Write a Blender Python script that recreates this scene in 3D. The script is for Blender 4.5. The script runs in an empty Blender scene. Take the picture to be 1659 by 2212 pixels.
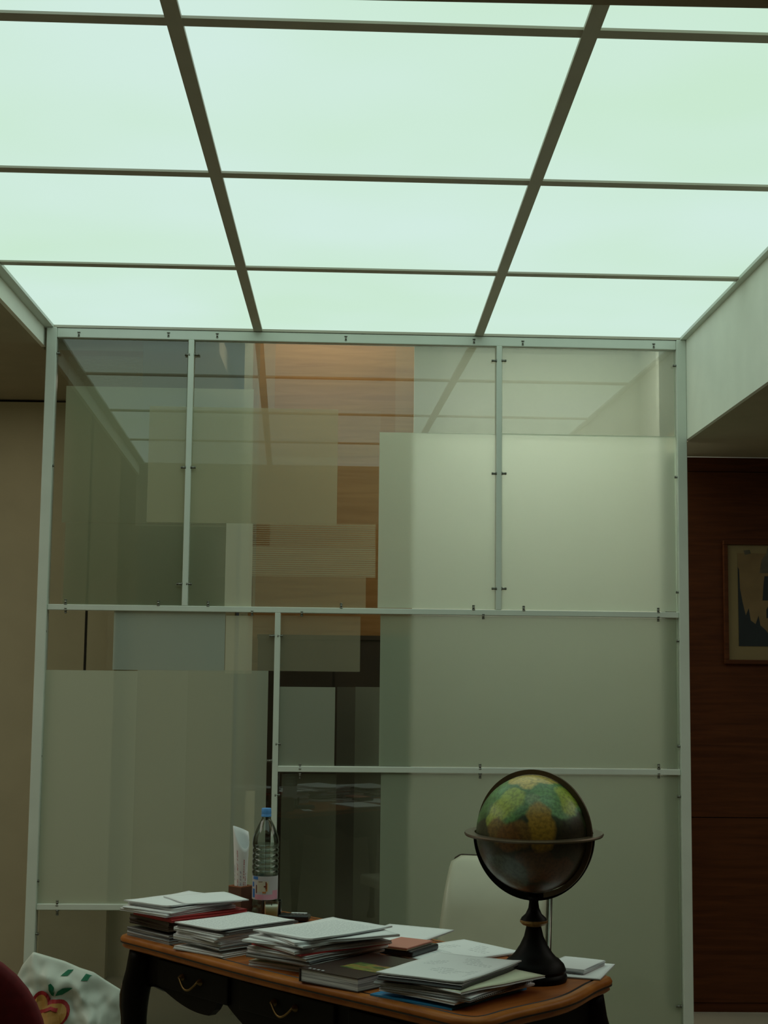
import bpy, bmesh, math, random
from math import sin, cos, pi, radians as R
from mathutils import Vector, Matrix, noise
random.seed(7)
S = bpy.context.scene
COL = S.collection

# ------------------------------------------------------------------ camera
EYE, FPX, W, H = 1.52, 3200.0, 1659, 2212
PITCH, ROLL, YAW = 0.112, -0.0112, 0.0200

def ray(px, py):
    X = (px - W / 2) / FPX; Y = -(py - H / 2) / FPX
    return unrot(X, Y, 1.0)

def unrot(X, Y, d):
    c, s = cos(ROLL), sin(ROLL); X, Y = c * X + s * Y, -s * X + c * Y
    c, s = cos(PITCH), sin(PITCH); y = c * d - s * Y; z = s * d + c * Y; x = X
    c, s = cos(YAW), sin(YAW); x, y = c * x + s * y, -s * x + c * y
    return Vector((x, y, z))

def at_y(px, py, Y):
    r = ray(px, py); r = r * (Y / r.y); return Vector((r.x, Y, r.z + EYE))

def at_z(px, py, Z):
    r = ray(px, py); r = r * ((Z - EYE) / r.z); return Vector((r.x, r.y, Z))

cam = bpy.data.cameras.new('camera'); cam_o = bpy.data.objects.new('camera', cam); COL.objects.link(cam_o)
cam.sensor_fit = 'VERTICAL'; cam.sensor_height = 36.0; cam.lens = FPX / H * 36.0
cam.clip_start = .05; cam.clip_end = 100
rt, up, fw = unrot(1, 0, 0), unrot(0, 1, 0), unrot(0, 0, 1)
M = Matrix((rt, up, -fw)).transposed().to_4x4(); M.translation = (0, 0, EYE)
cam_o.matrix_world = M
S.camera = cam_o

# ------------------------------------------------------------------ world, lights, exposure
wd = bpy.data.worlds.new('world'); S.world = wd; wd.use_nodes = True
wd.node_tree.nodes['Background'].inputs[0].default_value = (.6, .65, .6, 1)
wd.node_tree.nodes['Background'].inputs[1].default_value = .02
S.view_settings.view_transform = 'Standard'; S.view_settings.look = 'None'
S.view_settings.gamma = 1; S.view_settings.use_curve_mapping = False
S.view_settings.exposure = 0.0
S.cycles.use_denoising = True
S.cycles.transparent_max_bounces = 24
S.cycles.max_bounces = 10
PANEL_STRENGTH = 0.96
PANEL_COL = (.655, .875, .735)

def area(name, loc, rot, sx, sy, energy, color, shape=None):
    l = bpy.data.lights.new(name, 'AREA'); l.shape = 'RECTANGLE'; l.size = sx; l.size_y = sy
    l.energy = energy; l.color = color
    o = bpy.data.objects.new(name, l); COL.objects.link(o); o.location = loc; o.rotation_euler = rot
    return o
# unseen fill lights added to brighten the room behind the glass wall
area('back_room_fill', (.85, 7.0, 3.2), (R(14), 0, 0), .9, .3, 11, (.95, 1, .90))
area('back_room_fill_middle', (-.15, 6.74, 3.2), (R(8), 0, 0), .7, .1, 1.1, (1, .95, .84))
area('back_room_fill_left', (-1.6, 7.1, 2.93), (0, 0, 0), 1.2, .3, 1.2, (1, .9, .7))
# added fill lights beside the luminous ceiling, outside the frame
area('side_fill_left', (-3.0, 4.6, 2.96), (0, 0, 0), 1.4, 3.2, 26, (1, .98, .84))
area('side_fill_right', (3.0, 4.2, 2.59), (0, 0, 0), 1.4, 3.0, 17, (1, .98, .84))

# ------------------------------------------------------------------ materials
def nt(name):
    m = bpy.data.materials.new(name); m.use_nodes = True; t = m.node_tree
    for n in list(t.nodes): t.nodes.remove(n)
    o = t.nodes.new('ShaderNodeOutputMaterial')
    return m, t, o

def N(t, typ, **kw):
    n = t.nodes.new(typ)
    for k, v in kw.items():
        if k in n.inputs: n.inputs[k].default_value = v
        else: setattr(n, k, v)
    return n

def c4(c): return (c[0], c[1], c[2], 1)

def ramp(t, pts):
    n = t.nodes.new('ShaderNodeValToRGB'); e = n.color_ramp.elements
    while len(e) < len(pts): e.new(.5)
    for i, (p, c) in enumerate(pts): e[i].position = p; e[i].color = c4(c)
    return n

def mat(name, col, rough=.6, metal=0, var=.12, scale=6, stretch=(1, 1, 1), bump=0, coat=0, spec=.5, trans=0, sss=0):
    """principled with procedural colour variation"""
    m, t, o = nt(name)
    p = N(t, 'ShaderNodeBsdfPrincipled'); p.inputs['Roughness'].default_value = rough
    p.inputs['Metallic'].default_value = metal; p.inputs['Specular IOR Level'].default_value = spec
    p.inputs['Coat Weight'].default_value = coat; p.inputs['Coat Roughness'].default_value = .15
    p.inputs['Transmission Weight'].default_value = trans
    tc = N(t, 'ShaderNodeTexCoord'); mp = N(t, 'ShaderNodeMapping'); mp.inputs['Scale'].default_value = stretch
    no = N(t, 'ShaderNodeTexNoise'); no.inputs['Scale'].default_value = scale; no.inputs['Detail'].default_value = 5
    t.links.new(tc.outputs['Object'], mp.inputs[0]); t.links.new(mp.outputs[0], no.inputs['Vector'])
    r = ramp(t, [(.3, [c * (1 - var) for c in col]), (.7, [min(1, c * (1 + var)) for c in col])])
    t.links.new(no.outputs[0], r.inputs[0]); t.links.new(r.outputs[0], p.inputs['Base Color'])
    if bump:
        b = N(t, 'ShaderNodeBump'); b.inputs['Strength'].default_value = bump; b.inputs['Distance'].default_value = .01
        t.links.new(no.outputs[0], b.inputs['Height']); t.links.new(b.outputs[0], p.inputs['Normal'])
    t.links.new(p.outputs[0], o.inputs[0])
    return m

def panel_mat():
    m, t, o = nt('backlit_frosted_panel')
    tc = N(t, 'ShaderNodeTexCoord'); no = N(t, 'ShaderNodeTexNoise'); no.inputs['Scale'].default_value = .9
    no.inputs['Detail'].default_value = 2
    t.links.new(tc.outputs['Object'], no.inputs['Vector'])
    a = PANEL_COL
    r = ramp(t, [(.3, (a[0] * .93, a[1] * .97, a[2] * .90)), (.7, (a[0] * 1.02, a[1] * 1.0, a[2] * 1.07))])
    t.links.new(no.outputs[0], r.inputs[0])
    e = N(t, 'ShaderNodeEmission'); e.inputs[1].default_value = PANEL_STRENGTH
    t.links.new(r.outputs[0], e.inputs[0]); t.links.new(e.outputs[0], o.inputs[0])
    return m

def pane_mat(name, tint=(.93, .97, .94), ior=2.0, rough=0):
    m, t, o = nt(name)
    tr = N(t, 'ShaderNodeBsdfTransparent'); tr.inputs[0].default_value = c4(tint)
    g = N(t, 'ShaderNodeBsdfGlossy'); g.inputs['Roughness'].default_value = rough
    g.inputs['Color'].default_value = (.95, .97, .95, 1)
    f = N(t, 'ShaderNodeFresnel'); f.inputs['IOR'].default_value = ior
    mx = N(t, 'ShaderNodeMixShader')
    t.links.new(f.outputs[0], mx.inputs[0]); t.links.new(tr.outputs[0], mx.inputs[1]); t.links.new(g.outputs[0], mx.inputs[2])
    t.links.new(mx.outputs[0], o.inputs[0])
    return m

def film_mat(name, alpha, col=(.60, .66, .55), stripes=0, lo=0.0, trl=.25, tint=(1, 1, 1)):
    """printed film on glass: partly covering diffuse ink, optional horizontal stripes"""
    m, t, o = nt(name)
    tr = N(t, 'ShaderNodeBsdfTransparent'); tr.inputs[0].default_value = c4(tint)
    d = N(t, 'ShaderNodeBsdfDiffuse'); d.inputs[0].default_value = c4(col)
    tl = N(t, 'ShaderNodeBsdfTranslucent'); tl.inputs[0].default_value = c4(col)
    dm = N(t, 'ShaderNodeMixShader'); dm.inputs[0].default_value = trl
    t.links.new(d.outputs[0], dm.inputs[1]); t.links.new(tl.outputs[0], dm.inputs[2])
    mx = N(t, 'ShaderNodeMixShader')
    t.links.new(tr.outputs[0], mx.inputs[1]); t.links.new(dm.outputs[0], mx.inputs[2])
    tc = N(t, 'ShaderNodeTexCoord')
    if stripes:
        sp = N(t, 'ShaderNodeSeparateXYZ'); t.links.new(tc.outputs['Object'], sp.inputs[0])
        mu = N(t, 'ShaderNodeMath', operation='MULTIPLY'); mu.inputs[1].default_value = stripes
        fr = N(t, 'ShaderNodeMath', operation='PINGPONG'); fr.inputs[1].default_value = .5
        t.links.new(sp.outputs[2], mu.inputs[0]); t.links.new(mu.outputs[0], fr.inputs[0])
        mr = N(t, 'ShaderNodeMapRange'); mr.inputs[1].default_value = .18; mr.inputs[2].default_value = .32
        mr.inputs[3].default_value = alpha; mr.inputs[4].default_value = lo
        t.links.new(fr.outputs[0], mr.inputs[0]); t.links.new(mr.outputs[0], mx.inputs[0])
    else:
        no = N(t, 'ShaderNodeTexNoise'); no.inputs['Scale'].default_value = 1.3
        t.links.new(tc.outputs['Object'], no.inputs['Vector'])
        mr = N(t, 'ShaderNodeMapRange'); mr.inputs[1].default_value = .3; mr.inputs[2].default_value = .7
        mr.inputs[3].default_value = alpha * .95; mr.inputs[4].default_value = min(1, alpha * 1.05)
        t.links.new(no.outputs[0], mr.inputs[0]); t.links.new(mr.outputs[0], mx.inputs[0])
    t.links.new(mx.outputs[0], o.inputs[0])
    return m

def etched_mat(name, alpha, col):
    """etched glass: part diffuse, part blurred see-through"""
    m, t, o = nt(name)
    rf = N(t, 'ShaderNodeBsdfRefraction'); rf.inputs['Roughness'].default_value = .34; rf.inputs['IOR'].default_value = 1.25
    d = N(t, 'ShaderNodeBsdfDiffuse'); d.inputs[0].default_value = c4(col)
    tl = N(t, 'ShaderNodeBsdfTranslucent'); tl.inputs[0].default_value = c4(col)
    dm = N(t, 'ShaderNodeMixShader'); dm.inputs[0].default_value = .3
    t.links.new(d.outputs[0], dm.inputs[1]); t.links.new(tl.outputs[0], dm.inputs[2])
    mx = N(t, 'ShaderNodeMixShader'); mx.inputs[0].default_value = alpha
    t.links.new(rf.outputs[0], mx.inputs[1]); t.links.new(dm.outputs[0], mx.inputs[2])
    t.links.new(mx.outputs[0], o.inputs[0])
    return m

def wood_mat(name, c1, c2, rough=.35, coat=.3, stretch=(1, 1, 14), scale=3, seams=None):
    m, t, o = nt(name)
    p = N(t, 'ShaderNodeBsdfPrincipled'); p.inputs['Roughness'].default_value = rough; p.inputs['Specular IOR Level'].default_value = .15
    p.inputs['Coat Weight'].default_value = coat; p.inputs['Coat Roughness'].default_value = .12
    tc = N(t, 'ShaderNodeTexCoord'); mp = N(t, 'ShaderNodeMapping'); mp.inputs['Scale'].default_value = stretch
    no = N(t, 'ShaderNodeTexNoise'); no.inputs['Scale'].default_value = scale; no.inputs['Detail'].default_value = 8
    no.inputs['Distortion'].default_value = .6
    t.links.new(tc.outputs['Object'], mp.inputs[0]); t.links.new(mp.outputs[0], no.inputs['Vector'])
    r = ramp(t, [(.3, c1), (.7, c2)])
    t.links.new(no.outputs[0], r.inputs[0]); t.links.new(r.outputs[0], p.inputs['Base Color'])
    t.links.new(p.outputs[0], o.inputs[0])
    return m

def paper_side(name, lo=(.33, .33, .35), hi=(.82, .84, .84)):
    m, t, o = nt(name)
    p = N(t, 'ShaderNodeBsdfPrincipled'); p.inputs['Roughness'].default_value = .8
    tc = N(t, 'ShaderNodeTexCoord'); mp = N(t, 'ShaderNodeMapping'); mp.inputs['Scale'].default_value = (4, 4, 420)
    no = N(t, 'ShaderNodeTexNoise'); no.inputs['Scale'].default_value = 1.5; no.inputs['Detail'].default_value = 3
    t.links.new(tc.outputs['Object'], mp.inputs[0]); t.links.new(mp.outputs[0], no.inputs['Vector'])
    r = ramp(t, [(.40, lo), (.56, hi)])
    t.links.new(no.outputs[0], r.inputs[0]); t.links.new(r.outputs[0], p.inputs['Base Color'])
    t.links.new(p.outputs[0], o.inputs[0])
    return m

def paper_print(name, base=(.90, .91, .92), ink=(.33, .35, .38), dens=1.0, pitch=95, hw=.08, hl=.125):
    """white sheet with rows of small grey print"""
    m, t, o = nt(name)
    p = N(t, 'ShaderNodeBsdfPrincipled'); p.inputs['Roughness'].default_value = .75
    tc = N(t, 'ShaderNodeTexCoord'); sp = N(t, 'ShaderNodeSeparateXYZ'); t.links.new(tc.outputs['Object'], sp.inputs[0])
    def mth(op, a, b=None):
        n = N(t, 'ShaderNodeMath', operation=op)
        for i, v in enumerate((a, b)):
            if v is None: continue
            if isinstance(v, (int, float)): n.inputs[i].default_value = v
            else: t.links.new(v, n.inputs[i])
        return n.outputs[0]
    ry = mth('MULTIPLY', sp.outputs[1], pitch)
    row = mth('LESS_THAN', mth('PINGPONG', ry, .5), .20)
    mp = N(t, 'ShaderNodeMapping'); mp.inputs['Scale'].default_value = (160, pitch, 1)
    t.links.new(tc.outputs['Object'], mp.inputs[0])
    no = N(t, 'ShaderNodeTexNoise'); no.inputs['Scale'].default_value = 1; no.inputs['Detail'].default_value = 1
    t.links.new(mp.outputs[0], no.inputs['Vector'])
    word = mth('GREATER_THAN', no.outputs[0], .44)
    big = N(t, 'ShaderNodeTexNoise'); big.inputs['Scale'].default_value = 14; big.inputs['Detail'].default_value = 0
    t.links.new(tc.outputs['Object'], big.inputs['Vector'])
    para = mth('GREATER_THAN', big.outputs[0], .5 - .25 * dens)
    mx_ = mth('LESS_THAN', mth('ABSOLUTE', sp.outputs[0]), hw)
    my_ = mth('LESS_THAN', mth('ABSOLUTE', sp.outputs[1]), hl)
    k = mth('MULTIPLY', mth('MULTIPLY', mth('MULTIPLY', row, word), mth('MULTIPLY', mx_, my_)), para)
    k = mth('MULTIPLY', k, .45)
    mc = N(t, 'ShaderNodeMix', data_type='RGBA'); mc.inputs[6].default_value = c4(base); mc.inputs[7].default_value = c4(ink)
    t.links.new(k, mc.inputs[0]); t.links.new(mc.outputs[2], p.inputs['Base Color'])
    t.links.new(p.outputs[0], o.inputs[0])
    return m

MT = dict(
    white_paint=mat('white_painted_metal', (.66, .70, .62), .45, var=.04),
    bar=mat('painted_ceiling_bar', (.50, .47, .38), .55, var=.05),
    wall_white=mat('off_white_plaster', (.88, .88, .78), .85, var=.03),
    wall_tan=mat('tan_plaster', (.50, .45, .30), .85, var=.04),
    soffit=mat('beige_soffit', (.42, .36, .25), .85, var=.05),
    floor=mat('pale_stone_floor', (.30, .27, .20), .45, var=.1, scale=3),
    dark=mat('dark_brown_lacquer', (.050, .030, .018), .5, var=.2),
    black=mat('black_plastic', (.012, .012, .014), .35, var=.2),
    steel=mat('brushed_steel', (.22, .22, .19), .3, metal=1, var=.1, scale=40),
    gap=mat('dark_shadow_gap', (.008, .007, .006), .9),
    wood_wall=wood_mat('red_brown_wood_veneer', (.060, .016, .004), (.100, .030, .008), .6, .0),
    wood_back=wood_mat('orange_wood_veneer', (.36, .165, .055), (.46, .23, .085), .5, .1),
    desk_top=wood_mat('varnished_desk_wood', (.25, .062, .012), (.41, .120, .024), .55, .0, (6, 1.2, 6), 4),
    desk_edge=wood_mat('desk_edge_wood', (.30, .085, .015), (.50, .170, .032), .38, .0, (3, 3, 6), 4),
    ebony=mat('black_lacquered_wood', (.005, .0035, .0025), .45, var=.2, spec=.09),
    groove=mat('dark_inlay_line', (.014, .008, .005), .5),
    brass=mat('aged_brass', (.20, .13, .05), .45, metal=1, var=.3, scale=30),
    gilt=mat('gilded_band', (.30, .16, .045), .45, metal=.4, var=.4, scale=90),
    bronze=mat('dark_bronzed_brass', (.10, .065, .035), .4, metal=.5, var=.2, scale=20),
    paper=mat('white_paper', (.90, .91, .92), .8, var=.02),
    side=paper_side('stacked_sheet_edges'), side_dark=paper_side('grey_sheet_edges', (.05, .05, .06), (.5, .52, .52)),
    print1=paper_print('printed_page'), print2=paper_print('sparse_printed_page', dens=-.2, pitch=60),
    leather=mat('pale_grey_leather', (.52, .50, .38), .30, var=.08, scale=4, bump=.04),
    red=mat('red_fabric', (.19, .006, .010), .8, var=.15, scale=60),
    red_card=mat('red_cardboard', (.42, .02, .02), .5),
    brown_card=mat('brown_cardboard', (.055, .032, .016), .55), grey_card=mat('grey_cardboard', (.10, .09, .09), .5),
    pink=mat('pink_leather', (.62, .24, .18), .55, var=.05), blue=mat('blue_plastic', (.02, .28, .60), .35, var=.05),
    cap=mat('light_blue_plastic', (.10, .32, .72), .4, var=.05), cream=mat('cream_paper', (.72, .74, .55), .8),
    bag=None, green=mat('green_ink', (.0, .17, .075), .6, var=.05), red_ink=mat('red_ink', (.42, .015, .02), .6),
    orange_ink=mat('orange_ink', (.50, .24, .05), .6, var=.1), red_pen=mat('red_pen_ink', (.50, .05, .05), .6),
    blue_pen=mat('blue_grey_ink', (.22, .25, .38), .6), wax=mat('white_wax', (.74, .76, .64), .5, var=.02),
    box=mat('red_brown_box_wood', (.13, .055, .030), .6, var=.2), box_rim=mat('orange_brown_rim', (.40, .15, .07), .6),
    label=mat('pale_label_paper', (.55, .56, .60), .5), lab_pink=mat('pink_label_ink', (.72, .34, .46), .5),
    lab_blue=mat('blue_label_ink', (.05, .20, .58), .5), lab_dark=mat('dark_red_label_ink', (.16, .03, .02), .5),
    lab_or=mat('orange_label_ink', (.55, .22, .06), .5), lab_cream=mat('cream_label_ink', (.62, .60, .48), .5),
    mount=mat('cream_mount_board', (.24, .18, .08), .8, var=.04), art=mat('aged_print_paper', (.20, .13, .055), .8, var=.15, scale=8),
    art_dark=mat('dark_print_ink', (.016, .022, .024), .8), art_mid=mat('grey_brown_print_ink', (.10, .09, .06), .8, var=.3, scale=30),
    book=mat('dark_brown_book_cover', (.040, .020, .016), .28, var=.1),
)
MT['bag'] = mat('thin_white_plastic', (.66, .70, .62), .38, var=.10, scale=7)
MT['panel'] = panel_mat()
for n_ in MT['wax'].node_tree.nodes:
    if n_.type == 'BSDF_PRINCIPLED':
        n_.inputs['Subsurface Weight'].default_value = .8; n_.inputs['Subsurface Radius'].default_value = (.03, .03, .025); n_.inputs['Subsurface Scale'].default_value = 1.0
MT['glass'] = pane_mat('clear_pane', ior=1.92)
MT['tumbler'] = pane_mat('thin_glass', (.94, .97, .95), ior=1.45)
MT['pet'] = pane_mat('clear_bottle_plastic', (.90, .94, .93), ior=1.6, rough=.04)

def water_mat():
    m, t, o = nt('water')
    g = N(t, 'ShaderNodeBsdfGlass'); g.inputs['IOR'].default_value = 1.33; g.inputs['Roughness'].default_value = 0
    g.inputs[0].default_value = (.9, .95, .93, 1)
    tr = N(t, 'ShaderNodeBsdfTransparent'); tr.inputs[0].default_value = (.9, .94, .92, 1)
    mx = N(t, 'ShaderNodeMixShader'); mx.inputs[0].default_value = .35
    t.links.new(tr.outputs[0], mx.inputs[1]); t.links.new(g.outputs[0], mx.inputs[2])
    t.links.new(mx.outputs[0], o.inputs[0]); return m
MT['water'] = water_mat()

# ------------------------------------------------------------------ object helpers
def link(name, me, m, parent=None, loc=None, rot=None, smooth=False, mats=None):
    o = bpy.data.objects.new(name, me); COL.objects.link(o)
    for x in (mats or [m]): me.materials.append(MT[x] if isinstance(x, str) else x)
    if parent: o.parent = parent
    if loc is not None: o.location = loc
    if rot is not None: o.rotation_euler = rot
    if smooth: me.polygons.foreach_set('use_smooth', [True] * len(me.polygons))
    return o

def tag(o, label=None, cat=None, group=None, kind=None):
    if label: o['label'] = label
    if cat: o['category'] = cat
    if group: o['group'] = group
    if kind: o['kind'] = kind
    return o

def thing(name, label, cat, loc=(0, 0, 0), rz=0, group=None, rot=None):
    o = bpy.data.objects.new(name, None); COL.objects.link(o); o.location = loc
    o.rotation_euler = rot or (0, 0, rz); o.empty_display_size = .05
    return tag(o, label, cat, group)

def mesh_from(verts, faces, fm=None):
    me = bpy.data.meshes.new('mesh'); me.from_pydata([tuple(v) for v in verts], [], faces); me.update()
    if fm: me.polygons.foreach_set('material_index', fm)
    return me

def box(name, a, b, m, parent=None, bevel=0, loc=None, rot=None, seg=2):
    """box from corner a to corner b"""
    bm = bmesh.new(); bmesh.ops.create_cube(bm, size=1)
    for v in bm.verts:
        v.co = Vector([a[i] + (v.co[i] + .5) * (b[i] - a[i]) for i in range(3)])
    if bevel: bmesh.ops.bevel(bm, geom=bm.edges[:], offset=bevel, segments=seg, affect='EDGES', profile=.6)
    me = bpy.data.meshes.new('mesh'); bm.to_mesh(me); bm.free()
    return link(name, me, m, parent, loc, rot)

def lathe(name, prof, m, parent=None, seg=48, loc=None, rot=None, cap=True, smooth=True, a0=0, a1=2 * pi, rfun=None):
    full = abs(a1 - a0 - 2 * pi) < 1e-6; n = seg if full else seg + 1
    vs, fs = [], []
    for r, z in prof:
        for i in range(n):
            a = a0 + (a1 - a0) * i / seg; rr = r * (rfun(a, z) if rfun else 1)
            vs.append((rr * cos(a), rr * sin(a), z))
    for j in range(len(prof) - 1):
        for i in range(seg):
            k = (i + 1) % n
            fs.append((j * n + i, j * n + k, (j + 1) * n + k, (j + 1) * n + i))
    if cap and full:
        fs.append(tuple(range(n - 1, -1, -1))); fs.append(tuple((len(prof) - 1) * n + i for i in range(n)))
    o = link(name, mesh_from(vs, fs), m, parent, loc, rot, smooth)
    if smooth: o.data.set_sharp_from_angle(angle=R(40)) if hasattr(o.data, 'set_sharp_from_angle') else None
    return o

def tube(name, pts, r, m, parent=None, seg=10, closed=False, loc=None, rot=None, squash=1):
    """tube along a list of points; r may be a list"""
    P = [Vector(p) for p in pts]; n = len(P); vs, fs = [], []
    rr = r if isinstance(r, (list, tuple)) else [r] * n
    prev = None
    for i, p in enumerate(P):
        if closed: d = P[(i + 1) % n] - P[i - 1]
        else: d = P[min(i + 1, n - 1)] - P[max(i - 1, 0)]
        d.normalize()
        if prev is None: x = d.orthogonal().normalized()
        else: x = (prev - d * prev.dot(d)).normalized()
        prev = x; y = d.cross(x)
        for k in range(seg):
            a = 2 * pi * k / seg; vs.append(p + (x * cos(a) + y * sin(a) * squash) * rr[i])
    m_ = n if closed else n - 1
    for i in range(m_):
        for k in range(seg):
            a, b = i * seg, ((i + 1) % n) * seg; k2 = (k + 1) % seg
            fs.append((a + k, a + k2, b + k2, b + k))
    if not closed:
        fs.append(tuple(range(seg - 1, -1, -1))); fs.append(tuple((n - 1) * seg + k for k in range(seg)))
    return link(name, mesh_from(vs, fs), m, parent, loc, rot, True)

def prism(name, poly, z0, z1, m, parent=None, loc=None, rot=None, plane='XY'):
    """extruded polygon; plane XZ extrudes along y from z0 to z1"""
    n = len(poly)
    f = (lambda x, y, z: (x, y, z)) if plane == 'XY' else ((lambda x, y, z: (x, z, y)) if plane == 'XZ' else (lambda x, y, z: (z, x, y)))
    vs = [f(x, y, z0) for x, y in poly] + [f(x, y, z1) for x, y in poly]
    fs = [tuple(range(n - 1, -1, -1)), tuple(range(n, 2 * n))] + [(i, (i + 1) % n, n + (i + 1) % n, n + i) for i in range(n)]
    bm = bmesh.new(); me = mesh_from(vs, fs); bm.from_mesh(me)
    bmesh.ops.recalc_face_normals(bm, faces=bm.faces[:]); bm.to_mesh(me); bm.free()
    return link(name, me, m, parent, loc, rot)

def struct(name, a, b, m, label, **k):
    return tag(box(name, a, b, m, **k), label, kind='structure')

# ------------------------------------------------------------------ the room shell
D = 6.519                        # glass wall plane
ZC = 3.054                       # underside of ceiling grid
SK = 0.0217                      # the glass wall stands slightly askew to the side walls
XL, XR = -1.374, 1.480          # outer edges of the glass wall
ZS = 2.60                       # low soffit, right and near
ZSL = 2.972                     # soffit on the left
YN = 2.268                       # near end of the luminous ceiling
YW = 7.03                       # wood wall plane on the right
YB = 7.79                       # tan wall behind on the left
struct('floor', (-4.2, -3.2, -.1), (4.2, 8.2, 0), 'floor', 'pale stone floor')
struct('wall_left', (-4.3, -3.2, 0), (-4.2, 8.2, 3.6), 'wall_tan', 'tan wall far on the left')
struct('wall_right', (4.2, -3.2, 0), (4.3, 8.2, 3.6), 'wood_wall', 'dark wood wall far on the right')
struct('wall_near', (-4.3, -3.3, 0), (4.3, -3.2, 3.6), 'wall_tan', 'tan wall behind the viewer')
# tan wall behind the partition at the left with a shadow gap at its top
struct('wall_back', (-4.2, YB, 0), (-.62, YB + .1, 2.958), 'wall_tan', 'tan wall seen left of and through the glass wall')
struct('trim_1', (-4.2, YB + .02, 2.94), (-.62, YB + .1, 3.1), 'gap', 'dark shadow gap on top of the tan wall')
jx = at_y(185, 1380, YB).x
struct('trim_2', (jx - .006, YB - .002, at_y(185, 1452, YB).z), (jx + .006, YB + .05, 2.94), 'gap', 'dark vertical joint in the tan wall')
px_ = at_y(240, 1380, YB - .1).x
struct('trim_3', (px_ - .02, YB - .1, 0), (px_ + .02, YB - .02, 2.96), 'wall_tan', 'pale door post on the tan wall')
# ceilings
struct('ceiling_left', (-4.2, -3.2, ZSL), (XL - .03, 8.2, ZSL + .1), 'soffit', 'beige soffit left of the luminous ceiling')
struct('ceiling_right', (XR + .02, -3.2, ZS), (4.2, YW, ZS + .1), 'soffit', 'lower beige soffit on the right')
struct('ceiling_near', (XL - .03, -3.2, ZS), (XR + .02, YN - .03, ZS + .1), 'soffit', 'low soffit above the viewer')
struct('ceiling_back_left', (XL - .03, D + .05, ZSL), (-.62, YB, ZSL + .1), 'soffit', 'beige soffit behind the glass wall')
# bulkheads round the luminous ceiling
struct('trim_4', (XR + .004, YN, ZS), (XR + .02, D + .055, 3.25), 'wall_white', 'white bulkhead on the right of the luminous ceiling')
struct('trim_5', (XL - .03, YN, ZSL), (XL - .012, D - .01, 3.25), 'wall_white', 'shallow white bulkhead on the left')
struct('trim_6', (XL - .03, YN - .03, ZS), (XR + .02, YN, 3.25), 'soffit', 'downstand at the near end of the luminous ceiling')
# right: wood wall
xe = at_y(892, 1100, 6.93).x
zt = at_y(1560, 988, YW).z; zb = at_y(1560, 2187, YW).z
ww = thing('wall_wood', 'dark red-brown wood panelled wall right of the glass wall', 'wall'); ww['kind'] = 'structure'; del ww['category']
zm = at_y(1560, 1766, YW).z; z1 = at_y(1560, 1019, YW).z
for (a, b, off) in ((zb + .045, zm - .002, 0), (zm + .002, z1 - .002, 0), (z1 + .002, ZS - .002, .012)):
    box('panel', (XR + .02, YW + off, a), (4.2, YW + .06, b), 'wood_wall', ww)
zt = ZS - .002
box('panel_backing', (XR + .02, YW + .03, zb), (4.2, YW + .07, zt), 'gap', ww)
box('skirting', (XR + .02, YW + .008, zb), (4.2, YW + .06, zb + .043), 'wood_wall', ww)
struct('wall_plinth_right', (XR + .02, YW + .01, 0), (4.2, YW + .1, zb), 'wall_white', 'pale plinth below the wood wall')
struct('wall_above_wood', (XR + .0, YW + .07, 0), (4.2, YW + .14, 3.6), 'wall_white', 'wall above')
# behind the glass: white wall, orange wood volume
struct('wall_end_behind', (XR + .02, YW + .1, 0), (XR + .06, YB, 3.3), 'wall_white', 'return wall behind the wood wall')
struct('wall_white_behind', (xe - .72, YB - .06, 0), (XR + .02, YB + .04, 3.3), 'wall_white', 'off-white wall seen through the etched glass')
xa = at_y(540, 1100, 6.93).x
box_w = struct('wall_orange_wood', (xa, 6.93, 1.0), (xe, 7.03, 3.3), 'wood_back', 'orange wood panelling behind the glass wall')
struct('wall_side_behind', (xa - .04, 6.93, 0), (xa, YB, 3.3), 'wall_tan', 'end of the wood panelling')
zd = at_y(800, 1373, 6.80).z
cb = thing('low_cabinet', 'dark brown cabinet standing in front of the orange wood, seen through the glass', 'cabinet', (at_y(720, 1500, 6.80).x, 6.80, 0))
cw = (at_y(886, 1500, 6.80).x - at_y(556, 1500, 6.80).x) / 2
box('body', (-cw, .01, 0), (cw, .11, zd - .02), 'dark', cb)
box('top', (-cw - .004, 0, zd - .02), (cw + .004, .11, zd), 'dark', cb)
for s in (0, 1):
    box('door', (-cw + .006 + s * cw, .0, .05), (-.006 + s * cw, .01, zd - .03), 'dark', cb)
struct('ceiling_behind', (-.62, D + .06, 3.25), (XR + .02, YB, 3.3), 'wall_white', 'ceiling behind the glass wall')

# luminous ceiling --------------------------------------------------------------
gx = [-1.3446, -.4413, .5481, 1.4584]
gy = [2.29, 3.370, 4.445, 5.495, 6.496]
bars_y = gy[1:4]
gridc = thing('ceiling_grid', 'grey-brown metal bars dividing the luminous ceiling', 'ceiling'); gridc['kind'] = 'structure'; del gridc['category']
for x in gx[1:3]:
    box('long_bar', (x - .0195, YN, ZC), (x + .0195, D - .02, ZC + .02), 'bar', gridc)
for y in bars_y:
    for i in range(3):
        box('cross_bar', (gx[i] + (.0195 if i else 0), y - .022, ZC + .003), (gx[i + 1] - (.0195 if i < 2 else 0), y + .022, ZC + .02), 'bar', gridc)
box('edge_bar', (XL - .012, YN, ZC - .002), (gx[0], D + .02, ZC + .05), 'white_paint', gridc)
box('edge_bar', (gx[3], YN, ZC - .002), (XR + .004, D + .02, ZC + .05), 'white_paint', gridc)
box('edge_bar', (gx[0], gy[4], ZC - .001), (gx[3], D + .02, ZC + .05), 'bar', gridc)
colsn = ['left', 'middle', 'right']
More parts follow.
